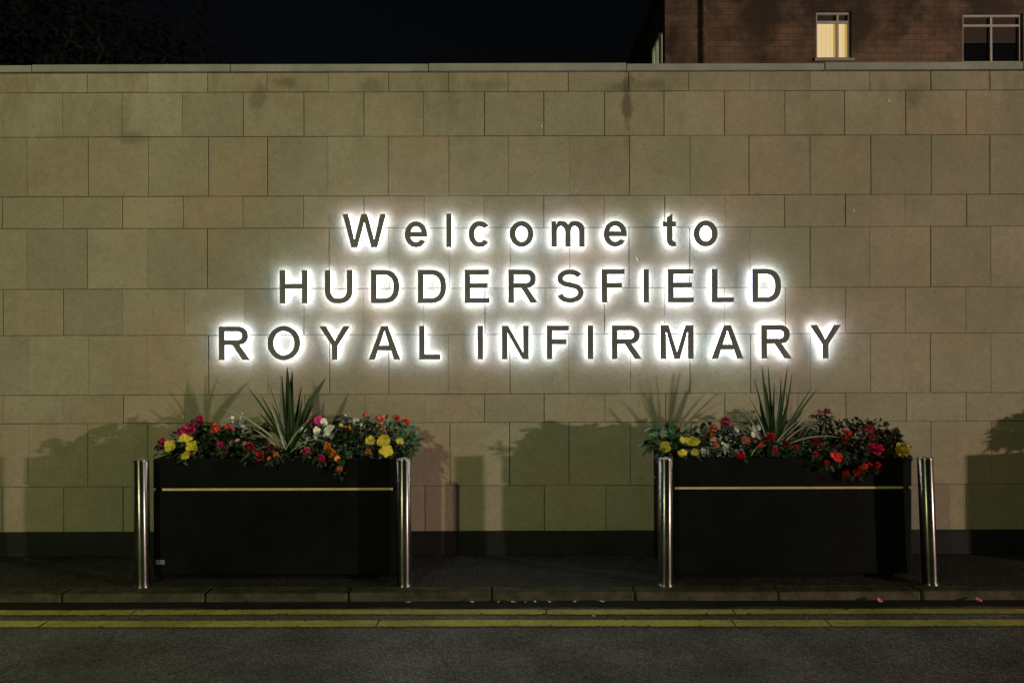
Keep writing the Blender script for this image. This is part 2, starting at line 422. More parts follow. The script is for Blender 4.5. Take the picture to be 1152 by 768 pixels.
def glyph(ch, w, h, s):
    """outline loops (outer first) of a letter w wide, h high, stroke s"""
    m = .52 * h; t = 1.12 * s; b = .92 * s
    if ch == 'W': t = 1.0 * s
    if ch in 'Il': return [[(0, 0), (w, 0), (w, h), (0, h)]]
    if ch == 'H': return [[(0, 0), (s, 0), (s, m - b / 2), (w - s, m - b / 2), (w - s, 0), (w, 0), (w, h), (w - s, h), (w - s, m + b / 2), (s, m + b / 2), (s, h), (0, h)]]
    if ch == 'L': return [[(0, 0), (w, 0), (w, b), (s, b), (s, h), (0, h)]]
    if ch == 'E': return [[(0, 0), (w, 0), (w, b), (s, b), (s, m - b / 2), (w * .93, m - b / 2), (w * .93, m + b / 2), (s, m + b / 2), (s, h - b), (w * .98, h - b), (w * .98, h), (0, h)]]
    if ch == 'F': return [[(0, 0), (s, 0), (s, .44 * h), (w * .88, .44 * h), (w * .88, .44 * h + b), (s, .44 * h + b), (s, h - b), (w, h - b), (w, h), (0, h)]]
    if ch == 'N': return [[(0, 0), (s, 0), (s, .79 * h), (w - t, 0), (w, 0), (w, h), (w - s, h), (w - s, .21 * h), (t, h), (0, h)]]
    if ch == 'M': return [[(0, 0), (s, 0), (s, .84 * h), (w / 2 - .48 * s, 0), (w / 2 + .48 * s, 0), (w - s, .84 * h), (w - s, 0), (w, 0), (w, h), (w - 1.42 * s, h), (w / 2, .20 * h), (1.42 * s, h), (0, h)]]
    if ch == 'W':
        b1, b2 = .27 * w, .73 * w
        return [[(0, h), (t, h), (b1, .23 * h), (w / 2 - .52 * t, h), (w / 2 + .52 * t, h), (b2, .23 * h), (w - t, h), (w, h), (b2 + .52 * t, 0), (b2 - .52 * t, 0), (w / 2, .77 * h), (b1 + .52 * t, 0), (b1 - .52 * t, 0)]]
    if ch == 'A':
        xi = lambda z: t + (w / 2 - t) * z / (.86 * h)
        z1 = .27 * h; z2 = z1 + b
        return [[(0, 0), (t, 0), (xi(z1), z1), (w - xi(z1), z1), (w - t, 0), (w, 0), (w / 2 + .6 * s, h), (w / 2 - .6 * s, h)],
                [(xi(z2), z2), (w - xi(z2), z2), (w / 2, .86 * h)]]
    if ch == 'Y': return [[(w / 2 - s / 2, 0), (w / 2 + s / 2, 0), (w / 2 + s / 2, .42 * h), (w, h), (w - 1.22 * s, h), (w / 2, .56 * h), (1.22 * s, h), (0, h), (w / 2 - s / 2, .42 * h)]]
    if ch == 'D':
        c = .46 * w
        return [[(0, 0)] + sarc(c, h / 2, w - c, h / 2, -90, 90) + [(0, h)],
                [(s, b)] + sarc(c, h / 2, w - c - s, h / 2 - b, -90, 90) + [(s, h - b)]]
    if ch == 'O': return [arc(w / 2, h / 2, w / 2, h / 2 * 1.03, 0, 358, 47), arc(w / 2, h / 2, w / 2 - s, h / 2 * 1.03 - b, 0, 358, 47)]
    if ch == 'o': return [arc(w / 2, h / 2, w / 2, h / 2, 0, 358, 39), arc(w / 2, h / 2, w / 2 - s, h / 2 - b, 0, 358, 39)]
    if ch == 'U':
        rb = .40 * h
        return [[(0, h)] + sarc(w / 2, rb, w / 2, rb, 180, 360) + [(w, h), (w - s, h)] + sarc(w / 2, rb, w / 2 - s, rb - b, 360, 180) + [(s, h)]]
    if ch == 'R':
        yb = .44 * h; cx = .58 * w; rx = .93 * w - cx; ry = (h - yb) / 2; cy = (h + yb) / 2
        return [[(0, 0), (s, 0), (s, yb), (.44 * w, yb), (w - 1.28 * s, 0), (w, 0)] + [(.66 * w, yb + .01 * h)] + sarc(cx, cy, rx, ry, -68, 90) + [(0, h)],
                [(s, yb + b)] + sarc(cx, cy, rx - s, ry - b, -90, 90) + [(s, h - b)]]
    if ch == 'c':
        return [sarc(w / 2, h / 2, w / 2, h / 2, 38, 322, 36, .95) + sarc(w / 2, h / 2, w / 2 - s, h / 2 - b, 318, 42, 36, .95)]
    if ch == 'e':
        cy = h / 2; yb = cy - .5 * b
        a = math.degrees(math.asin(min(1, (.5 * b) / (h / 2))))
        ai = math.degrees(math.asin(min(1, (.5 * b) / (h / 2 - b))))
        outer = [(w, yb)] + arc(w / 2, cy, w / 2, h / 2, 0, 328, 40) + arc(w / 2, cy, w / 2 - s, h / 2 - b, 322, 180 + ai, 18)
        hole = arc(w / 2, cy, w / 2 - s, h / 2 - b, ai, 180 - ai, 20)
        return [outer, hole]
    if ch == 'm':
        iw = (w - 3 * s) / 2
        def hump(x0, x1, ry, top, a0, a1): return arc((x0 + x1) / 2, top - ry, (x1 - x0) / 2, ry, a0, a1, 12)
        ti = h - b; ri = .24 * h; ro = .33 * h
        p = [(0, 0), (s, 0)] + hump(s, s + iw, ri, ti, 180, 0) + [(s + iw, 0), (2 * s + iw, 0)] + hump(2 * s + iw, 2 * s + 2 * iw, ri, ti, 180, 0) + [(w - s, 0), (w, 0)]
        p += hump(s + iw + .0 * s, w, ro, h, 0, 118) + [(1.55 * s + iw, .86 * h)] + hump(0, 2 * s + iw, ro, h, 52, 112) + [(.9 * s, .86 * h), (.9 * s, .985 * h), (0, .985 * h)]
        return [p]
    if ch == 't':
        xh = .76 * h; a = .30 * w
        return [[(a, xh - b), (0, xh - b), (0, xh), (a, xh), (a, .88 * h), (a + s, h), (a + s, xh), (w, xh), (w, xh - b), (a + s, xh - b), (a + s, 1.35 * s)]
                + arc(a + 1.45 * s, 1.35 * s, .45 * s, .45 * s, 180, 270, 5) + [(w, .93 * s), (w * 1.02, .06 * s), (a + 1.3 * s, 0)]
                + arc(a + 1.1 * s, 1.2 * s, 1.1 * s, 1.2 * s, 262, 180, 7)]
    if ch == 'S':
        r1 = h * .26 - b / 2 + .012 * h; r2 = h * .5 - r1 - b / 2 * 1 + 0
        c1 = h - b / 2 - r1; mid = c1 - r1; r2 = (mid - b / 2) / 2; c2 = b / 2 + r2
        rx = w / 2 - s / 2
        up = [(w / 2 + rx * .93 * math.cos(R(a)), c1 + r1 * math.sin(R(a))) for a in range(22, 232, 8)]
        lo = [(w / 2 + rx * math.cos(R(a)), c2 + r2 * math.sin(R(a))) for a in range(52, -166, -8)]
        path = up + lo
        L, Rr = [], []
        for i, p in enumerate(path):
            q0 = path[max(0, i - 1)]; q1 = path[min(len(path) - 1, i + 1)]
            dx, dy = q1[0] - q0[0], q1[1] - q0[1]; d = math.hypot(dx, dy)
            nx, ny = -dy / d, dx / d
            hw = .5 * (s * abs(nx) + b * abs(ny)) / max(.001, abs(nx) + abs(ny))
            L.append((p[0] + nx * hw, p[1] + ny * hw)); Rr.append((p[0] - nx * hw, p[1] - ny * hw))
        return [L + Rr[::-1]]
    raise ValueError(ch)

def clean(loop):
    out = []
    for p in loop:
        if not out or math.hypot(p[0] - out[-1][0], p[1] - out[-1][1]) > 1e-4: out.append(p)
    if math.hypot(out[0][0] - out[-1][0], out[0][1] - out[-1][1]) < 1e-4: out.pop()
    return out

def extruded(loops, y0, y1, bm=None):
    """filled outline between planes y0 (front) and y1"""
    bm = bm or bmesh.new(); n0 = len(bm.verts)
    es = []
    for lp in loops:
        vs = [bm.verts.new((x, y0, z)) for x, z in clean(lp)]
        es += [bm.edges.new((vs[i], vs[(i + 1) % len(vs)])) for i in range(len(vs))]
    r = bmesh.ops.triangle_fill(bm, use_beauty=True, use_dissolve=False, edges=es)
    fs = [g for g in r['geom'] if isinstance(g, bmesh.types.BMFace)]
    r = bmesh.ops.extrude_face_region(bm, geom=fs)
    for v in r['geom']:
        if isinstance(v, bmesh.types.BMVert): v.co.y = y1
    # extrude_face_region keeps moved cap; put the first cap back
    have = [f for f in bm.faces if all(abs(v.co.y - y0) < 1e-7 for v in f.verts)]
    if not have:
        es0 = [e for e in bm.edges if all(abs(v.co.y - y0) < 1e-7 for v in e.verts)]
        bmesh.ops.triangle_fill(bm, use_beauty=True, use_dissolve=False, edges=es0)
    bmesh.ops.recalc_face_normals(bm, faces=bm.faces)
    return bm

SY = -.064                       # front of the letters
sc = F / (SY - CY)
def lx(px): return (px - 576) / sc
def lz(py): return CZ - (py - 384) / sc
ROWS = [
    (278.0, [('W', 385.7, 434.5), ('e', 455.6, 481), ('l', 502.4, 508.4), ('c', 527.6, 552.4), ('o', 573.8, 600.4), ('m', 620.4, 658), ('e', 679.4, 705.5), ('t', 746.2, 760.8), ('o', 780.8, 807.8)],
     'Welcome to'),
    (340.9, [('H', 314.7, 346), ('U', 365.5, 396.6), ('D', 417.4, 449.4), ('D', 470.2, 502.2), ('E', 523, 551), ('R', 572.1, 605.2), ('S', 626.3, 656.7), ('F', 677, 703), ('I', 724, 730.3), ('E', 751.7, 780.8), ('L', 801.2, 826), ('D', 846.8, 879)],
     'HUDDERSFIELD'),
    (404.0, [('R', 246, 281), ('O', 300.9, 337.5), ('Y', 359, 394), ('A', 414.7, 450.4), ('L', 471.5, 495.6), ('I', 537.3, 543.6), ('N', 564.6, 594.8), ('F', 615, 640.2), ('I', 661, 667.4), ('R', 688.3, 722), ('M', 743.1, 780.4), ('A', 800.6, 836.5), ('R', 856.7, 891), ('Y', 911.4, 946.4)],
     'ROYAL INFIRMARY'),
]
LAB = [
    ['dark capital W of Welcome with white halo', 'dark small e between W and l of Welcome', 'dark small l, a plain upright bar in Welcome', 'dark small c of Welcome with white halo', 'dark small o between c and m of Welcome', 'dark small m of Welcome with white halo', 'dark small e ending the word Welcome', 'dark small t of the word to, glowing white behind', 'dark small o of the word to, last on the top line'],
    ['dark capital H beginning the middle line', 'dark capital U after the H of the middle line', 'dark capital D right after the U of the middle line', 'second dark capital D of the double D in the middle line', 'dark capital E between D and R in the middle line', 'dark capital R between E and S in the middle line', 'dark capital S, the only S, in the middle line', 'dark capital F between S and I in the middle line', 'dark capital I between F and E in the middle line', 'dark capital E between I and L in the middle line', 'dark capital L before the last D of the middle line', 'dark capital D ending the middle line'],
    ['dark capital R beginning the bottom line, left of all letters', 'dark capital O of ROYAL with white halo', 'dark capital Y of ROYAL between O and A', 'dark capital A of ROYAL between Y and L', 'dark capital L ending the word ROYAL', 'dark capital I beginning the word INFIRMARY', 'dark capital N of INFIRMARY, the only N', 'dark capital F of INFIRMARY after the N', 'dark capital I of INFIRMARY between F and R', 'dark capital R of INFIRMARY between I and M', 'dark capital M of INFIRMARY with white halo', 'dark capital A of INFIRMARY between M and R', 'dark capital R of INFIRMARY between A and the final Y', 'dark capital Y ending INFIRMARY, rightmost of all letters'],
]
CAP = 37.8 / sc; STR = 6.35 / sc
for (base, glyphs, words), labs in zip(ROWS, LAB):
    for (ch, xa, xb), lab in zip(glyphs, labs):
        w = (xb - xa) / sc
        h = CAP if (ch.isupper() or ch in 'lt') else 29.4 / sc
        if ch == 't': h = 37.4 / sc
        loops = glyph(ch, w, h, STR)
        g = thing('sign_letter', lab, 'sign letter', (lx(xa), 0, lz(base)), 'halo lit letters of the welcome sign')
        bmf = extruded(loops, SY, -.0462)
        # fixing pins back to the wall, inside the strokes
        sw_ = STR / 2
        pins = {'A': [(1.25 * sw_, .05 * h)], 'W': [(.27 * w, .06 * h), (.73 * w, .06 * h)], 'Y': [(w / 2, .15 * h)], 'S': [(w / 2, h - .92 * sw_)],
                't': [(.30 * w + sw_, .4 * h)], 'm': [(sw_, .4 * h)], 'I': [(w / 2, .2 * h), (w / 2, .8 * h)], 'l': [(w / 2, .2 * h), (w / 2, .8 * h)]}
        pins = pins.get(ch) or ([(sw_, h / 2), (w - sw_, h / 2)] if ch in 'Oo' else [(sw_, h / 2)] if ch in 'ce' else [(sw_, .6 * h)] if ch == 'U' else [(sw_, .2 * h), (sw_, .8 * h)])
        for u, v in pins:
            tube(bmf, [Vector((u, -.05, v)), Vector((u, .003, v))], .004, .004, 6)
        obj('letter_face', bmf, M['letter'], g)
        obj('light_diffuser', extruded(loops, -.046, -.037), M['led'], g)

# ------------------------------------------------------------------ planters
def make_planter(label, x0, x1, badge=False, y1=-.15):
    y0 = -.575
    p = thing('flower_planter', label, 'planter', ((x0 + x1) / 2, (y0 + y1) / 2, 0), 'black flower planters along the kerb')
    w = (x1 - x0) / 2; d = (y1 - y0) / 2
    zs, zt = .612, .817
    bm = bmesh.new(); box(bm, -w, w, -d, d, .035, zs - .009, .006)
    box(bm, -w + .05, w - .05, -d + .04, d - .04, 0, .034)
    obj('body', bm, M['panel'], p)
    bm = bmesh.new()     # hollow upper rim
    tk = .03
    box(bm, -w, w, -d, -d + tk, zs + .009, zt, .004); box(bm, -w, w, d - tk, d, zs + .009, zt, .004)
    box(bm, -w, -w + tk, -d + tk + .001, d - tk - .001, zs + .009, zt, .004); box(bm, w - tk, w, -d + tk + .001, d - tk - .001, zs + .009, zt, .004)
    box(bm, -w + .012, w - .012, -d + .012, d - .012, zs - .0085, zs + .0085)
    obj('rim', bm, M['panel'], p)
    bm = bmesh.new(); box(bm, -w + .06, w - .06, -d - .004, -d + .010, zs - .0075, zs + .0075, .002)
    obj('trim_strip', bm, M['brass'], p)
    bm = bmesh.new(); nx, ny = 40, 12; g = [[None] * (ny + 1) for _ in range(nx + 1)]
    for i in range(nx + 1):
        for j in range(ny + 1):
            u, v = i / nx * 2 - 1, j / ny * 2 - 1
            g[i][j] = bm.verts.new((u * (w - tk - .002), v * (d - tk - .002), zt - .05 + .05 * (1 - u * u) * (1 - v * v) + rnd.uniform(-.006, .006)))
    for i in range(nx):
        for j in range(ny): bm.faces.new((g[i][j], g[i + 1][j], g[i + 1][j + 1], g[i][j + 1]))
    obj('soil', bm, M['soil'], p, smooth=True)
    if badge:
        bm = bmesh.new(); q = at(179.5, 631, y0) - p.location
        box(bm, q.x - .030, q.x + .030, -d - .003, -d + .002, q.z - .016, q.z + .016, .003)
        obj('maker_badge', bm, M['badge'], p)
    return p
PL = [make_planter('black flower planter on the left, yellow blooms at both its ends', -2.415, -.745, True),
      make_planter('black flower planter on the right, red blooms trailing over its front', 1.03, 2.685)]
side = [make_planter('black flower planter out of view past the right edge', 4.52, 6.2)]

# ------------------------------------------------------------------ steel bollards
def make_bollard(label, x, y=-.68, lean=0.0):
    g = thing('steel_bollard', label, 'bollard', (x, y, 0), 'stainless steel bollards at the planter corners')
    bm = bmesh.new(); r = .048
    lathe(bm, [(r, -.002), (r, .822)], 40)
    obj('tube', bm, M['steel'], g, smooth=False)
    bm = bmesh.new(); lathe(bm, [(r + .0015, .8225), (r + .0015, .829), (r - .002, .832), (0.001, .833)], 40)
    obj('end_cap', bm, M['steel'], g)
    bm = bmesh.new(); lathe(bm, [(r + .006, -.001), (r + .006, .006), (r + .0025, .010), (r + .0025, .012)], 40)
    obj('base_collar', bm, M['steel'], g)
    g.rotation_euler = (0, lean, 0)
    for o in g.children:
        if o.name.startswith('tube'):
            for p in o.data.polygons: p.use_smooth = len(p.vertices) == 4
    return g
make_bollard('steel bollard at the left end of the left planter', -2.435, lean=R(-.6))
make_bollard('steel bollard at the right end of the left planter', -.715)
make_bollard('steel bollard at the left end of the right planter', 1.005, lean=R(.1))
make_bollard('leaning steel bollard at the right end of the right planter', 2.745, lean=R(-2.0))
make_bollard('steel bollard out of view past the right edge', 4.655)

# ------------------------------------------------------------------ plants
def add_leaf(bm, p, d, up, L, W, fold=.25, droop=.2, n=3):
    """one pointed oval leaf from p along d"""
    d = d.normalized(); s = d.cross(up)
    if s.length < 1e-3: s = d.orthogonal()
    s.normalize(); nrm = s.cross(d).normalized()
    ctr, lf, rt = [], [], []
    for i in range(n + 2):
        t = i / (n + 1)
        wd = W * math.sin(math.pi * min(1, t * .92 + .08)) ** .8 if 0 < i < n + 1 else W * .06
        c = p + d * L * t - Vector((0, 0, droop * L * t * t))
        ctr.append(bm.verts.new(c))
        lf.append(bm.verts.new(c - s * wd / 2 + nrm * fold * wd / 2)); rt.append(bm.verts.new(c + s * wd / 2 + nrm * fold * wd / 2))
    for i in range(n + 1):
        bm.faces.new((lf[i], ctr[i], ctr[i + 1], lf[i + 1])); bm.faces.new((ctr[i], rt[i], rt[i + 1], ctr[i + 1]))

def add_blade(bm, p, tip, W, bend=Vector((0, 0, 0)), n=9, face=Vector((0, -1, 0)), taper=.75):
    """long sword leaf, base p to tip"""
    mid = (p + tip) / 2 + bend
    ctr, lf, rt = [], [], []
    for i in range(n + 1):
        t = i / n
        c = p * (1 - t) ** 2 + mid * 2 * t * (1 - t) + tip * t * t
        d = ((mid - p) * (1 - t) + (tip - mid) * t).normalized()
        s = d.cross(face).normalized(); nr = s.cross(d)
        w = W * (min(1, .55 + t * 1.6)) * max(.03, (1 - t ** 2.2)) ** taper
        ctr.append(bm.verts.new(c)); lf.append(bm.verts.new(c - s * w / 2 + nr * w * .18)); rt.append(bm.verts.new(c + s * w / 2 + nr * w * .18))
    for i in range(n):
        bm.faces.new((lf[i], ctr[i], ctr[i + 1], lf[i + 1])); bm.faces.new((ctr[i], rt[i], rt[i + 1], ctr[i + 1]))

def add_petal(bm, c, d, nrm, L, W, cup):
    d = d.normalized(); s = d.cross(nrm).normalized()
    k = 5; rows_ = []
    for i, (t, wf) in enumerate(((0.02, .25), (.35, .8), (.7, 1.0), (1.0, .55))):
        base = c + d * L * t + nrm * cup * L * t * t
        rows_.append([bm.verts.new(base + s * W * wf * (j / (k - 1) - .5) + nrm * (.10 * L * math.cos(j * 2.4 + i) * t) - d * L * .14 * t * (2 * j / (k - 1) - 1) ** 2) for j in range(k)])
    for a, b in zip(rows_, rows_[1:]):
        for j in range(k - 1): bm.faces.new((a[j], a[j + 1], b[j + 1], b[j]))

def add_bloom(bm, c, r, nrm, style, rg):
    nrm = nrm.normalized(); a = nrm.orthogonal().normalized(); b = nrm.cross(a)
    if style == 'pansy':
        st = rg.uniform(0, 6.28)
        for i in range(5):
            an = st + i * 2 * math.pi / 5 + rg.uniform(-.12, .12)
            add_petal(bm, c + nrm * (.0022 * i), a * math.cos(an) + b * math.sin(an), nrm + Vector((rg.uniform(-.3, .3), 0, rg.uniform(-.3, .3))), r * rg.uniform(.8, 1.15), r * rg.uniform(1.0, 1.3), rg.uniform(-.1, .3))
    elif style == 'rose':
        for ring, (nn, sz, cup) in enumerate(((6, 1.0, .05), (6, .82, .45), (5, .62, .95), (3, .4, 1.6))):
            for i in range(nn):
                an = (i + ring * .5) * 2 * math.pi / nn + rg.uniform(-.2, .2)
                add_petal(bm, c + nrm * (.06 * r * ring), a * math.cos(an) + b * math.sin(an), nrm, r * sz * rg.uniform(.88, 1.1), r * sz * 1.05, cup)
    elif style == 'cluster':
        for q in range(max(4, int(r / .006))):
            v = Vector((rg.gauss(0, .36), rg.gauss(0, .36), rg.gauss(0, .36))) * r
            n2 = (nrm + v / r * .6).normalized(); aa = n2.orthogonal().normalized(); bb = n2.cross(aa); rr = rg.uniform(.010, .015)
            for i in range(5):
                an = i * 2 * math.pi / 5 + q
                add_petal(bm, c + v, aa * math.cos(an) + bb * math.sin(an), n2, rr, rr * 1.1, .2)

def dome_leaves(bm, ctr, rx, ry, rz, n, size, rg, wide=.62, low=-.2):
    for _ in range(n):
        while True:
            v = Vector((rg.gauss(0, 1), rg.gauss(0, 1), rg.gauss(0, 1)))
            if v.length > .1:
                v.normalize()
                if v.z > low: break
        k = rg.uniform(.55, 1.05)
        p = ctr + Vector((v.x * rx, v.y * ry, v.z * rz)) * k
        d = (v + Vector((rg.uniform(-.7, .7), rg.uniform(-.7, .7), rg.uniform(-.5, .35)))).normalized()
        L = size * rg.uniform(.6, 1.25)
        add_leaf(bm, p - d * L * .4, d, Vector((0, 0, 1)) + v * .8, L, L * wide, rg.uniform(.1, .5), rg.uniform(0, .5))

GROUP = 'bedding plants in the planters'
def bedding(name, label, blooms, foliage='leaf', size=.045, nleaf=85, spread=None, cat='flower', soilz=.80, hang=0):
    """blooms: (px, py, radius px, colour, style). The plant grows from the soil to just behind its blooms."""
    rg = random.Random(len(label) * 131 + int(sum(b[0] for b in blooms)))
    def depth(py):
        if py < 478: return -.29
        if py < 490: return -.36
        if py < 500: return -.46
        if py < 514: return -.565
        return -.61
    pts = [(at(b[0], b[1], depth(b[1]) + rg.uniform(-.02, .02)), b) for b in blooms]
    xm = sum(p.x for p, _ in pts) / len(pts); ym = max(-.52, min(-.24, sum(p.y for p, _ in pts) / len(pts) + .07))
    zt = max(p.z for p, _ in pts)
    xs_ = [p.x for p, _ in pts]
    rx = spread or max(.085, (max(xs_) - min(xs_)) / 2 + .05)
    base = Vector((xm, ym, soilz))
    g = thing(name, label, cat, base, GROUP)
    bm = bmesh.new()
    hz = max(.05, zt - soilz)
    dome_leaves(bm, Vector((0, 0, hz * .25)), rx, .085, hz * .72, int(nleaf * (1.2 + rx * 7)), size * .9, rg)
    for _ in range(int(70 * rx / .1)):          # low skirt that fills the rim
        p0 = Vector((rg.uniform(-rx, rx) * 1.15, rg.uniform(-.11, .08), rg.uniform(-.02, hz * .4)))
        if p0.y + ym < -.555: p0.y = -.555 - ym
        add_leaf(bm, p0, Vector((rg.uniform(-1, 1), rg.uniform(-1, .3), rg.uniform(-.4, .9))), Vector((0, -.4, 1)), size * rg.uniform(.6, 1.1), size * .5, .3, .3)
    for p, b in pts:
        q = p - base; rp_ = b[2] / F * 5.1
        t0 = Vector((q.x * .35, q.y * .2, hz * .1))
        tube(bm, [t0, (t0 + q) / 2 + Vector((0, .01, .02)), q + Vector((0, .006, -.004))], .0028, .0018, 5)
        for k_ in range(13):
            v = Vector((rg.uniform(-1, 1), rg.uniform(-.2, 1), rg.uniform(-1, .2))) * .03
            d = Vector((rg.uniform(-1, 1), rg.uniform(-1, .3), rg.uniform(-.6, .6)))
            if k_ < 4: v = Vector((rg.uniform(-1, 1) * .6 * rp_, -.014, -.9 * rp_ * rg.uniform(.5, 1))) - Vector((0, .02, -.015))
            add_leaf(bm, q + v + Vector((0, .02, -.015)), d, Vector((0, -.5, 1)), size * rg.uniform(.6, 1), size * .55, .3, .2)
    obj('foliage', bm, M[foliage], g)
    for p, (px, py, rp, colr, style) in pts:
        b2 = bmesh.new(); r = .86 * rp / F * (p.y - CY)
        q = p - base
        nrm = Vector((rg.uniform(-.7, .7), -1, rg.uniform(-.1, 1.0)))
        add_bloom(b2, q, r, nrm, style, rg)
        obj('flower', b2, PET[colr], g)
    return g

def greenery(name, label, px, py, y, rxp, hzp, foliage, size, n, wide=.62, cat='plant'):
    rg = random.Random(int(px * 3 + py))
    top = at(px, py, y); base = Vector((top.x, y, .80)); hz = max(.06, top.z - .80)
    g = thing(name, label, cat, base, GROUP)
    bm = bmesh.new(); dome_leaves(bm, Vector((0, 0, hz * .3)), rxp / 155, .085, hz * .7, n, size, rg, wide)
    obj('foliage', bm, M[foliage], g)
    for k in range(3):
        b2 = bmesh.new(); tube(b2, [Vector((.01 * k, 0, -.02)), Vector((.02 * (k - 1), .01, hz * .3)), Vector((.04 * (k - 1), 0, hz * .7))], .004, .002, 5)
        obj('stem', b2, M['stem'], g)
    return g

def trailing(bm_pts): pass

# ---- left planter
bedding('pansy', 'yellow pansy at the left front corner of the left planter', [(191, 501, 8.5, 'yellow', 'pansy'), (207, 495, 9.5, 'yellow', 'pansy'), (216, 502, 9, 'yellow', 'pansy'), (209, 511, 8, 'yellow', 'pansy')])
bedding('begonia', 'magenta begonia behind the yellow pansy at the left end', [(182, 496, 6, 'magenta', 'rose'), (204, 484, 7, 'magenta', 'rose'), (214, 481, 9, 'magenta', 'rose'), (225, 471, 7, 'magenta', 'rose'), (236, 473, 3.5, 'pink', 'rose')])
bedding('begonia', 'coral red begonia left of the white flowers in the left planter', [(242, 481, 7, 'coral', 'rose'), (256, 479, 4.5, 'coral', 'rose'), (262, 482, 3, 'magenta', 'pansy')])
bedding('alyssum', 'white flowered plant just left of the left sword plant', [(273, 466, 7, 'white', 'cluster'), (272, 477, 8, 'white', 'cluster'), (261, 469, 2.5, 'white', 'pansy')], foliage='leaf_silver', nleaf=20)
bedding('verbena', 'small pink and magenta flowers low in front of the coral begonia', [(247, 499, 4.5, 'magenta', 'rose'), (252, 504, 4, 'darkred', 'rose'), (260, 497, 3, 'pink', 'pansy'), (275, 498, 3, 'palepink', 'pansy'), (266, 495, 2.5, 'palepink', 'pansy')])
bedding('geranium', 'red flower in front of the left sword plant', [(281, 502, 7, 'darkred', 'rose'), (292, 512, 7.5, 'red', 'rose'), (305, 502, 5, 'darkred', 'rose'), (310, 511, 4.5, 'orange', 'rose'), (303, 515, 3, 'coral', 'pansy')])
bedding('begonia', 'magenta begonia right behind the left sword plant', [(346, 474, 4.5, 'magenta', 'pansy'), (358, 473, 7.5, 'magenta', 'pansy')])
bedding('petunia', 'white petunia just right of the left sword plant', [(364, 474, 5.5, 'white', 'pansy'), (370, 483, 8, 'white', 'pansy'), (356, 484, 5.5, 'white', 'pansy'), (341, 482, 4, 'white', 'pansy')], foliage='leaf_silver', nleaf=18)
bedding('begonia', 'magenta begonia low at the front, right of the left sword plant', [(344, 507, 5.5, 'magenta', 'rose'), (362, 515, 6, 'magenta', 'rose')])
bedding('begonia', 'orange begonia hanging over the rim of the left planter', [(368, 501, 5.5, 'orange', 'rose'), (374, 510, 7, 'orange', 'rose'), (382, 527, 5.5, 'salmon', 'rose'), (379, 515, 4, 'orange', 'pansy')])
bedding('marigold', 'amber marigold in the middle of the right half of left planter', [(390, 484, 7, 'amber', 'rose'), (414, 508, 5, 'amber', 'rose'), (383, 478, 3, 'yellow', 'pansy')])
bedding('alyssum', 'cream white flowers behind the amber marigold', [(402, 474, 8, 'white', 'cluster'), (388, 467, 2.5, 'white', 'pansy')], nleaf=60)
bedding('geranium', 'salmon pink geranium at the back right of the left planter', [(411, 467, 5.5, 'pink', 'rose'), (427, 471, 7, 'pink', 'rose'), (446, 470, 5.5, 'coral', 'rose'), (456, 474, 5.5, 'coral', 'rose'), (430, 484, 5, 'pink', 'rose')], foliage='leaf_big', size=.055, nleaf=60)
bedding('pansy', 'yellow pansy at the right end of the left planter', [(416, 496, 7.5, 'yellow', 'pansy'), (432, 495, 10, 'yellow', 'pansy'), (434, 506, 9, 'yellow', 'pansy'), (450, 496, 5, 'yellow', 'pansy')])
greenery('ivy', 'green leafy plant overhanging the right end of left planter', 460, 481, -.38, 13, 40, 'leaf_big', .07, 60)
greenery('cineraria', 'silver leaved plant low between orange and yellow blooms', 396, 497, -.5, 22, 20, 'leaf_silver', .035, 26, .3)

# ---- right planter
greenery('begonia_leaves', 'broad green leaved plant overhanging the left end of right planter', 751, 477, -.42, 24, 42, 'leaf_big', .078, 85, .88)
bedding('begonia', 'red flower among broad leaves at the left of right planter', [(762, 482, 6, 'coral', 'pansy'), (770, 486, 5.5, 'coral', 'pansy'), (755, 480, 3.5, 'red', 'pansy')], foliage='leaf_big', size=.08, nleaf=45)
bedding('pansy', 'yellow pansy at the left front corner of the right planter', [(748, 503, 8.5, 'yellow', 'pansy'), (770, 497, 8, 'yellow', 'pansy'), (781, 498, 8, 'yellow', 'pansy'), (767, 510, 6.5, 'yellow', 'pansy'), (781, 509, 6, 'yellow', 'pansy')])
bedding('begonia', 'magenta begonia left of the right sword plant', [(816, 475, 7, 'magenta', 'rose'), (822, 480, 3.5, 'magenta', 'pansy')])
bedding('geranium', 'salmon geranium behind the yellow pansy of right planter', [(802, 482, 6.5, 'salmon', 'rose'), (797, 489, 6.5, 'salmon', 'rose'), (803, 495, 4, 'salmon', 'pansy'), (805, 502, 4, 'orange', 'rose')])
bedding('cineraria_flower', 'small grey white flowers beside the salmon geranium', [(815, 501, 5.5, 'white', 'cluster'), (827, 484, 5, 'white', 'cluster'), (792, 506, 4, 'white', 'cluster')], foliage='leaf_silver', nleaf=22, size=.035)
bedding('petunia', 'white petunia at the foot of the right sword plant', [(851, 483, 6.5, 'white', 'pansy'), (846, 490, 4.5, 'white', 'pansy'), (879, 467, 4.5, 'white', 'pansy')], nleaf=60)
bedding('geranium', 'coral pink geranium below the white petunia of right planter', [(839, 496, 6, 'pink', 'rose'), (850, 494, 4.5, 'pink', 'pansy'), (862, 489, 4, 'coral', 'rose')])
bedding('begonia', 'crimson begonia in front of the right sword plant', [(863, 498, 8.5, 'crimson', 'rose'), (868, 492, 6, 'crimson', 'rose'), (871, 507, 4.5, 'crimson', 'rose'), (856, 502, 4, 'red', 'pansy'), (833, 513, 6.5, 'crimson', 'rose'), (884, 500, 5.5, 'darkred', 'rose')])
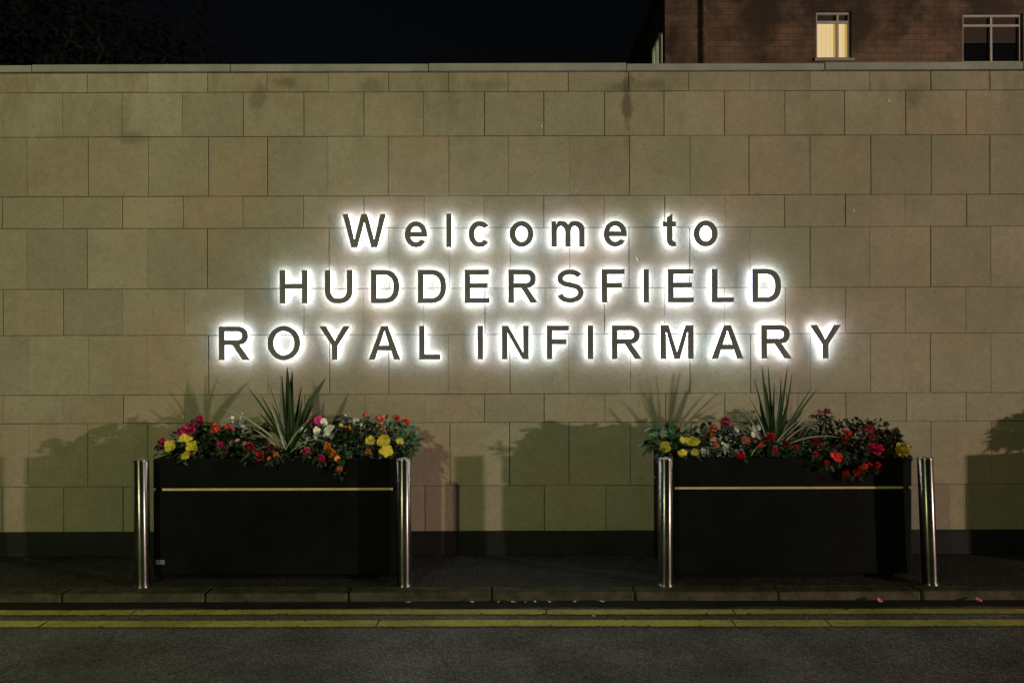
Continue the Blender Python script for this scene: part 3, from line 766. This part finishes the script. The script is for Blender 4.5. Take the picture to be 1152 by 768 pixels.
bedding('geranium', 'red geranium right of the right sword plant', [(916, 497, 7, 'darkred', 'rose'), (923, 503, 5, 'red', 'rose'), (895, 504, 4, 'crimson', 'rose'), (917, 512, 4.5, 'crimson', 'rose'), (940, 515, 8, 'red', 'pansy'), (930, 521, 3.5, 'red', 'rose')])
bedding('fuchsia', 'magenta fuchsia rising at the back of the right planter', [(929, 463, 4, 'magenta', 'rose'), (922, 466, 3, 'magenta', 'pansy'), (931, 468, 3.5, 'palepink', 'pansy')])
bedding('geranium', 'pale red flower in the dark foliage at the right', [(953, 489, 6.5, 'coral', 'rose'), (950, 496, 4, 'darkred', 'rose')], foliage='leaf_dark')
bedding('geranium', 'crimson geranium near the right end of right planter', [(986, 506, 9, 'crimson', 'rose'), (979, 504, 5, 'crimson', 'rose'), (978, 484, 7, 'darkred', 'pansy'), (981, 492, 5, 'darkred', 'pansy')], foliage='leaf_dark')
bedding('begonia', 'trailing red begonia hanging over the front of right planter', [(951, 534, 5, 'red', 'rose'), (963, 533, 5, 'red', 'rose'), (969, 529, 5.5, 'red', 'rose'), (972, 526, 4.5, 'coral', 'rose'), (978, 525, 4.5, 'red', 'rose'), (987, 524, 4.5, 'red', 'rose')], foliage='leaf_dark', soilz=.80)
bedding('fuchsia', 'pale pink flower at the top right end of right planter', [(1009, 484, 4.5, 'palepink', 'rose')], foliage='leaf_dark', nleaf=110)
bedding('marigold', 'orange yellow marigold at the right end of right planter', [(1015, 507, 10, 'yellow', 'rose'), (1009, 511, 4.5, 'amber', 'rose')], foliage='leaf_dark', nleaf=50)
greenery('cineraria', 'grey leaved plant in the dark right half of right planter', 950, 474, -.33, 34, 30, 'leaf_silver', .04, 22, .3)
greenery('heuchera', 'dark bushy foliage along the back right of right planter', 965, 470, -.27, 46, 30, 'leaf_dark', .05, 340, .6)
greenery('heuchera', 'dark green foliage along the back left of right planter', 790, 478, -.27, 40, 30, 'leaf', .055, 160, .7)
greenery('heuchera', 'dark green foliage behind the coral begonia of left planter', 245, 478, -.27, 50, 30, 'leaf', .05, 300, .65)
greenery('heuchera', 'dark green foliage behind the amber marigold of left planter', 405, 474, -.27, 50, 30, 'leaf', .05, 300, .65)

# ---- sword plants
def sword(label, bx, by, y, blades, stripes, cat='spiky plant'):
    base = at(bx, by, y); base.z = .80
    g = thing('sword_plant', label, cat, base, 'spiky sword plants in the planters')
    rg = random.Random(int(bx))
    bm = bmesh.new()
    for (tx, ty, wpx, dy, bx2, bz) in blades:
        tip = at(tx, ty, y + dy) - base
        p = Vector((rg.uniform(-.015, .015), rg.uniform(-.015, .015), .02))
        add_blade(bm, p, tip, wpx / 157, Vector((bx2 + rg.uniform(-.018, .018), rg.uniform(-.03, .02), bz + rg.uniform(0, .012))), 10, Vector((rg.uniform(-.35, .35), -1, .15)))
    obj('leaf_blades', bm, M['spike'], g)
    bm = bmesh.new()
    tube(bm, [Vector((0, 0, -.03)), Vector((0, 0, .08)), Vector((.004, 0, .16))], .022, .012, 8)
    obj('stem', bm, M['stem'], g)
    return g

def striped(label, bx, by, y, blades):
    base = at(bx, by, y); base.z = .80
    g = thing('spider_plant', label, 'spider plant', base, GROUP)
    rg = random.Random(int(bx) + 5)
    bm = bmesh.new()
    for (tx, ty, wpx, dy, bz) in blades:
        tip = at(tx, ty, y + dy) - base
        add_blade(bm, Vector((rg.uniform(-.03, .03), rg.uniform(-.03, .03), .02)), tip, .78 * wpx / 157, Vector((0, 0, bz)), 10, Vector((rg.uniform(-.3, .3), -1, .5)), .6)
    obj('leaf_blades', bm, M['stripe'], g)
    return g

sword('tall green sword plant with a broad upright tuft in the left planter', 327, 495, -.36,
      [(323, 412, 10, .02, -.005, 0), (329, 417, 11, .05, .0, 0), (317, 421, 8, -.03, -.012, 0), (326, 432, 9, -.05, 0, 0),
       (366, 425, 10, .05, -.01, .05), (350, 441, 4, -.08, -.01, .02), (339, 433, 4, .06, .0, 0), (340, 446, 4.5, -.1, 0, .01),
       (277, 433, 3.2, .02, .015, .03), (293, 443, 3.6, -.05, .01, .03), (300, 424, 1.8, .10, .012, .02), (305, 452, 3.4, -.1, 0, .03), (360, 462, 3.4, -.08, 0, .05), (290, 462, 3.2, .06, 0, .04)], None)
striped('pale striped arching leaves at the foot of the left sword plant', 322, 497, -.44,
        [(248, 458, 2.6, .12, .10), (276, 493, 2.6, -.06, .13), (270, 519, 2.6, -.15, .16), (302, 524, 2.6, -.16, .10), (319, 520, 3.4, -.14, .05), (283, 481, 2.2, .05, .05), (366, 496, 2.4, -.08, .10), (305, 458, 3, .06, .02), (350, 470, 2.2, 0, .06)])
sword('tall green sword plant with slim fanned blades in the right planter', 870, 495, -.36,
      [(857, 411, 4.6, .0, -.008, 0), (864, 412, 4.4, .04, -.004, 0), (848, 426, 4.6, -.04, -.012, .01), (871, 431, 4.4, -.06, 0, 0), (886, 411, 4.4, .0, .004, 0), (891, 419, 4.4, .03, .006, 0), (879, 424, 4, .06, 0, 0),
       (861, 432, 5, -.08, 0, 0), (880, 440, 5, -.09, 0, 0), (920, 437, 4, .0, -.005, .03), (914, 436, 3.4, .06, -.005, .03), (843, 448, 3.2, -.08, 0, .02), (888, 447, 3.6, -.1, 0, .01), (905, 462, 3.6, -.08, 0, .04), (834, 460, 3.2, .04, 0, .05)], None)
striped('pale striped arching leaves at the foot of the right sword plant', 868, 497, -.43,
        [(944, 440, 2.0, .1, .03), (787, 474, 2.4, .10, .16), (832, 458, 4, -.02, .07), (845, 513, 4, -.13, .11), (840, 478, 3.2, -.08, .03), (945, 493, 2.2, -.1, .10), (905, 470, 2.6, -.05, .06), (893, 505, 3, -.12, .10), (915, 476, 2.2, .0, .06)])

# planters outside the frame: only their shadow reaches the picture
for p in side:
    x = p.location.x; k = 1 if x > 0 else -1
    for i, f in enumerate((-.93, -.45, .1, .45)):
        rg = random.Random(i + int(x * 7))
        base = Vector((x + f * .8, -.44, .80))
        g = thing('heuchera', 'dark bushy bedding plant out of view in a neighbouring planter', 'plant', base, GROUP)
        bm = bmesh.new(); dome_leaves(bm, Vector((0, 0, .09)), .25 if abs(f) < .6 else .24, .11, .22, 700, .06, rg)
        obj('foliage', bm, M['leaf'], g)

# ------------------------------------------------------------------ litter
for i, (px, py, w_, c) in enumerate(((459, 674, .03, 'litter_w'), (531, 676, .028, 'litter_w'), (577, 675, .034, 'litter_w'), (590, 677, .022, 'litter_p'), (618, 676, .024, 'litter_w'), (601, 676, .018, 'litter_w'), (677, 676, .04, 'litter_w'), (667, 691, .03, 'litter_w'), (560, 676, .022, 'litter_w'), (646, 675, .02, 'litter_w'))):
    y = -.83 - .035 if py < 690 else -1.105
    d = y - CY; x = (px - 576) / F * d
    bm = bmesh.new(); rg = random.Random(i)
    vs = [bm.verts.new((math.cos(a) * w_ * .6 * rg.uniform(.6, 1.1), math.sin(a) * w_ * .35, .006 + .008 * rg.random())) for a in [k * math.pi / 3 for k in range(6)]]
    cv = bm.verts.new((0, 0, .003))
    for k in range(6): bm.faces.new((cv, vs[k], vs[(k + 1) % 6]))
    o = obj('fallen_petal', bm, M[c], loc=(x, y, ROAD + .006))
    tag(o, 'pale fallen petal lying in the dark gutter below the kerb' if py < 690 and c == 'litter_w' else ('pinkish fallen petal in the gutter between the two planters' if py < 690 else 'white fallen petal lying between the two yellow lines'), 'petal', 'fallen petals in the gutter')
for px, py, lab in ((989, 677, 'salmon pink fallen petal in the gutter below the right planter'), (1100, 681, 'small reddish fallen petal in the gutter at the far right')):
    y = -.875; d = y - CY
    bm = bmesh.new(); add_bloom(bm, Vector((0, 0, .010)), .02, Vector((.2, -.4, 1)), 'pansy', random.Random(px))
    tag(obj('fallen_petal', bm, M['litter_p'], loc=((px - 576) / F * d, y, ROAD + .006)), lab, 'petal', 'fallen petals in the gutter')

# ------------------------------------------------------------------ building behind the wall
BY = 18 + CY
bs = F / 18.0
def bx_(px): return (px - 576) / bs
def bz_(py): return CZ + (384 - py) / bs
B0 = bx_(749); BT = CZ + 8.52
bld = thing('hospital_block', 'dark stone building with one lit window, rising behind the wall', 'building', (B0, BY, 0))
BO = Vector((-B0, -BY, 0))
BX1 = 17.0; BY1 = BY + 9
def facade(bm, a0, a1, z0, z1, holes, put, thick=.22):
    """wall panel with openings; put(a, depth, z) -> Vector"""
    As = sorted({a0, a1, *[h[0] for h in holes], *[h[1] for h in holes]}); Zs = sorted({z0, z1, *[h[2] for h in holes], *[h[3] for h in holes]})
    def solid(i, j):
        if not (0 <= i < len(As) - 1 and 0 <= j < len(Zs) - 1): return None
        ca, cz = (As[i] + As[i + 1]) / 2, (Zs[j] + Zs[j + 1]) / 2
        return not any(h[0] < ca < h[1] and h[2] < cz < h[3] for h in holes)
    for i in range(len(As) - 1):
        for j in range(len(Zs) - 1):
            a, b, c, d = As[i], As[i + 1], Zs[j], Zs[j + 1]
            if solid(i, j):
                bm.faces.new([bm.verts.new(put(*q)) for q in ((a, 0, c), (b, 0, c), (b, 0, d), (a, 0, d))])
            else:
                for (i2, j2, q) in ((i - 1, j, ((a, c), (a, d))), (i + 1, j, ((b, c), (b, d))), (i, j - 1, ((a, c), (b, c))), (i, j + 1, ((a, d), (b, d)))):
                    if solid(i2, j2):
                        (p0, p1) = q
                        bm.faces.new([bm.verts.new(put(*r)) for r in ((p0[0], 0, p0[1]), (p1[0], 0, p1[1]), (p1[0], thick, p1[1]), (p0[0], thick, p0[1]))])
fput = lambda a, d, z: Vector((a, BY + d, z)) + BO
sput = lambda a, d, z: Vector((B0 + d, a, z)) + BO
lit = (bx_(919), bx_(959), bz_(67), bz_(14))
drk = (bx_(1084), bx_(1152), bz_(72), bz_(17))
sw = (BY + .33, BY + 1.33, CZ + 6.4, CZ + 7.64)
lowf = [(x, x + .9, 4.2, 5.6) for x in (5.4, 8.2, 11.0, 13.8)]
bm = bmesh.new()
facade(bm, B0, BX1, 0, BT, [lit, drk] + lowf, fput); facade(bm, BY, BY1, 0, BT, [sw], sput)
facade(bm, BY, BY1, 0, BT, [], lambda a, d, z: Vector((BX1 - d, a, z)) + BO)
facade(bm, B0, BX1, 0, BT, [], lambda a, d, z: Vector((a, BY1 - d, z)) + BO)
obj('wall', bm, M['shaded_stone'], bld)
bm = bmesh.new(); box(bm, B0 - .12 - B0, BX1 + .12 - B0, -.12, BY1 - BY + .12, BT + .003, BT + .25, .02); obj('roof', bm, M['slate'], bld)

def bar(bm, put, a0, a1, z0, z1, d0, d1):
    ps = [put(a, d, z) for a in (a0, a1) for d in (d0, d1) for z in (z0, z1)]
    xs_ = [p.x for p in ps]; ys_ = [p.y for p in ps]; zs_ = [p.z for p in ps]
    box(bm, min(xs_), max(xs_), min(ys_), max(ys_), min(zs_), max(zs_), .006)
def window(rect, put, mull, trans, panes, proud=0, f=.055):
    a0, a1, z0, z1 = rect; dd = (.06 - proud, .13 - proud)
    bm = bmesh.new()
    bar(bm, put, a0 + .001, a0 + f, z0 + .001, z1 - .001, *dd); bar(bm, put, a1 - f, a1 - .001, z0 + .001, z1 - .001, *dd)
    bar(bm, put, a0 + f, a1 - f, z0 + .001, z0 + f, *dd); bar(bm, put, a0 + f, a1 - f, z1 - f, z1 - .001, *dd)
    for m_ in mull:
        x = a0 + (a1 - a0) * m_; bar(bm, put, x - f / 2, x + f / 2, z0 + f, z1 - f, dd[0] + .003, dd[1])
    for t_ in trans:
        z = z0 + (z1 - z0) * t_; bar(bm, put, a0 + f, a1 - f, z - f / 2, z + f / 2, dd[0] + .006, dd[1] - .003)
    w = obj('window', bm, M['window_frame'], bld)
    bm = bmesh.new(); bar(bm, put, a0 - .05, a1 + .05, z0 - .07, z0 - .002, -.06, .1)
    obj('sill', bm, M['coping'], w)
    for (u0, u1, v0, v1, mm, nm) in panes:
        bm = bmesh.new(); bar(bm, put, a0 + (a1 - a0) * u0, a0 + (a1 - a0) * u1, z0 + (z1 - z0) * v0, z0 + (z1 - z0) * v1, dd[1] + .005, dd[1] + .02)
        obj(nm, bm, M[mm], w)
    return w
w = window(lit, fput, [.64], [.80], [(.04, .97, .04, .78, 'lit_blind', 'pane'), (.04, .97, .82, .98, 'blind_dark', 'pane')])
w['label'] = 'lit yellow window in a pale frame'
w = window(drk, fput, [.5], [.78], [(.03, .97, .03, .42, 'dark_glass', 'pane'), (.03, .97, .44, .98, 'blind_dark', 'pane')])
w['label'] = 'dark unlit two light window'
w = window(sw, sput, [.5], [], [(.03, .49, .03, .98, 'lit_side', 'pane'), (.51, .97, .03, .98, 'lit_side', 'pane')], .135, .10)
w['label'] = 'pale lit window on the side wall'
for r_ in lowf: window(r_, fput, [.5], [.7], [(.03, .97, .03, .98, 'dark_glass', 'pane')])
# rainwater pipe
bm = bmesh.new(); px_ = bx_(792); tube(bm, [Vector((px_ - B0, -.07, 0)), Vector((px_ - B0, -.07, BT))], .055, .055, 10); obj('drainpipe', bm, M['shaded_stone'], bld)

# ------------------------------------------------------------------ dark tree behind the wall on the left
def tree(label, x, y, h, cr, seed, n):
    rg = random.Random(seed)
    t = thing('broadleaf_tree', label, 'tree', (x, y, 0))
    bm = bmesh.new()
    top = Vector((.2, 0, h * .55)); tube(bm, [Vector((0, 0, 0)), Vector((.08, 0, h * .25)), top], .32, .18, 10)
    tips = []
    for k in range(11):
        a = k * 2.4; e = rg.uniform(.35, 1.1)
        s = Vector((.1, 0, h * rg.uniform(.32, .55)))
        tip = Vector((math.cos(a) * cr * .8, math.sin(a) * cr * .8, h * .62 + cr * (e - .5) * .9))
        tube(bm, [s, (s + tip) / 2 + Vector((0, 0, .4)), tip], .10, .02, 6); tips.append(tip)
        for q in range(3):
            t2 = tip + Vector((rg.uniform(-1, 1), rg.uniform(-1, 1), rg.uniform(-.5, .9))) * cr * .4
            tube(bm, [(s + tip) / 2, (tip + t2) / 2, t2], .04, .008, 5); tips.append(t2)
    obj('trunk', bm, M['bark'], t)
    bm = bmesh.new()
    for tip in tips:
        for _ in range(n):
            v = Vector((rg.gauss(0, .55), rg.gauss(0, .55), rg.gauss(0, .45)))
            d = Vector((rg.uniform(-1, 1), rg.uniform(-1, 1), rg.uniform(-1, .5)))
            add_leaf(bm, tip + v, d, Vector((0, 0, 1)), rg.uniform(.12, .2), .11, .2, .1, 1)
    obj('crown', bm, M['tree_leaf'], t)
    return t
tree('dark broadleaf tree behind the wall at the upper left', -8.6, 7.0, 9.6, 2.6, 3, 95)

# ------------------------------------------------------------------ lights
def lamp(name, loc, target, power, col, cone, blend, soft):
    l = bpy.data.lights.new(name, 'SPOT'); l.energy = power; l.color = col
    l.spot_size = R(cone); l.spot_blend = blend; l.shadow_soft_size = soft
    o = bpy.data.objects.new(name, l); C.objects.link(o); o.location = loc
    o.rotation_euler = (Vector(target) - Vector(loc)).to_track_quat('-Z', 'Y').to_euler()
    return o
# warm floodlight far down the road to the right, nearly level with the planters
lamp('warm_street_light', (29.0, -15.0, 2.75), (0, 0, 2.2), 24000, (1.0, .77, .60), 88, .3, .24)
# yellow-green street lamp across the road, left of the camera
lamp('green_street_light', (-4.5, -10.5, 5.2), (-3.4, 0, 3.7), 1400, (.92, 1.0, .46), 104, 1.0, .16)

# ------------------------------------------------------------------ night sky
W = bpy.data.worlds.new('World'); S.world = W; W.use_nodes = True
nt = W.node_tree; bg = nt.nodes['Background']
sky = nt.nodes.new('ShaderNodeTexSky'); sky.sky_type = 'NISHITA'; sky.sun_disc = False
sky.sun_elevation = R(3); sky.sun_rotation = R(117); sky.air_density = 1.0; sky.dust_density = .5; sky.ozone_density = 3
hs = nt.nodes.new('ShaderNodeHueSaturation'); hs.inputs['Saturation'].default_value = .5
nt.links.new(sky.outputs[0], hs.inputs['Color']); nt.links.new(hs.outputs[0], bg.inputs[0]); bg.inputs[1].default_value = .0022

# ------------------------------------------------------------------ camera
cam = bpy.data.cameras.new('camera'); co = bpy.data.objects.new('camera', cam); C.objects.link(co)
cam.sensor_width = 36; cam.lens = 36 * F / 1152; cam.clip_end = 1500; cam.clip_start = .05
co.matrix_world = Matrix.Translation((0, CY, CZ)) @ Matrix.Rotation(R(90), 4, 'X') @ Matrix.Rotation(R(-.16), 4, 'Z')
S.camera = co
S.render.engine = 'CYCLES'
S.cycles.use_denoising = True
S.cycles.max_bounces = 6
S.view_settings.view_transform = 'Standard'; S.view_settings.look = 'None'
S.view_settings.exposure = 0; S.view_settings.gamma = 1
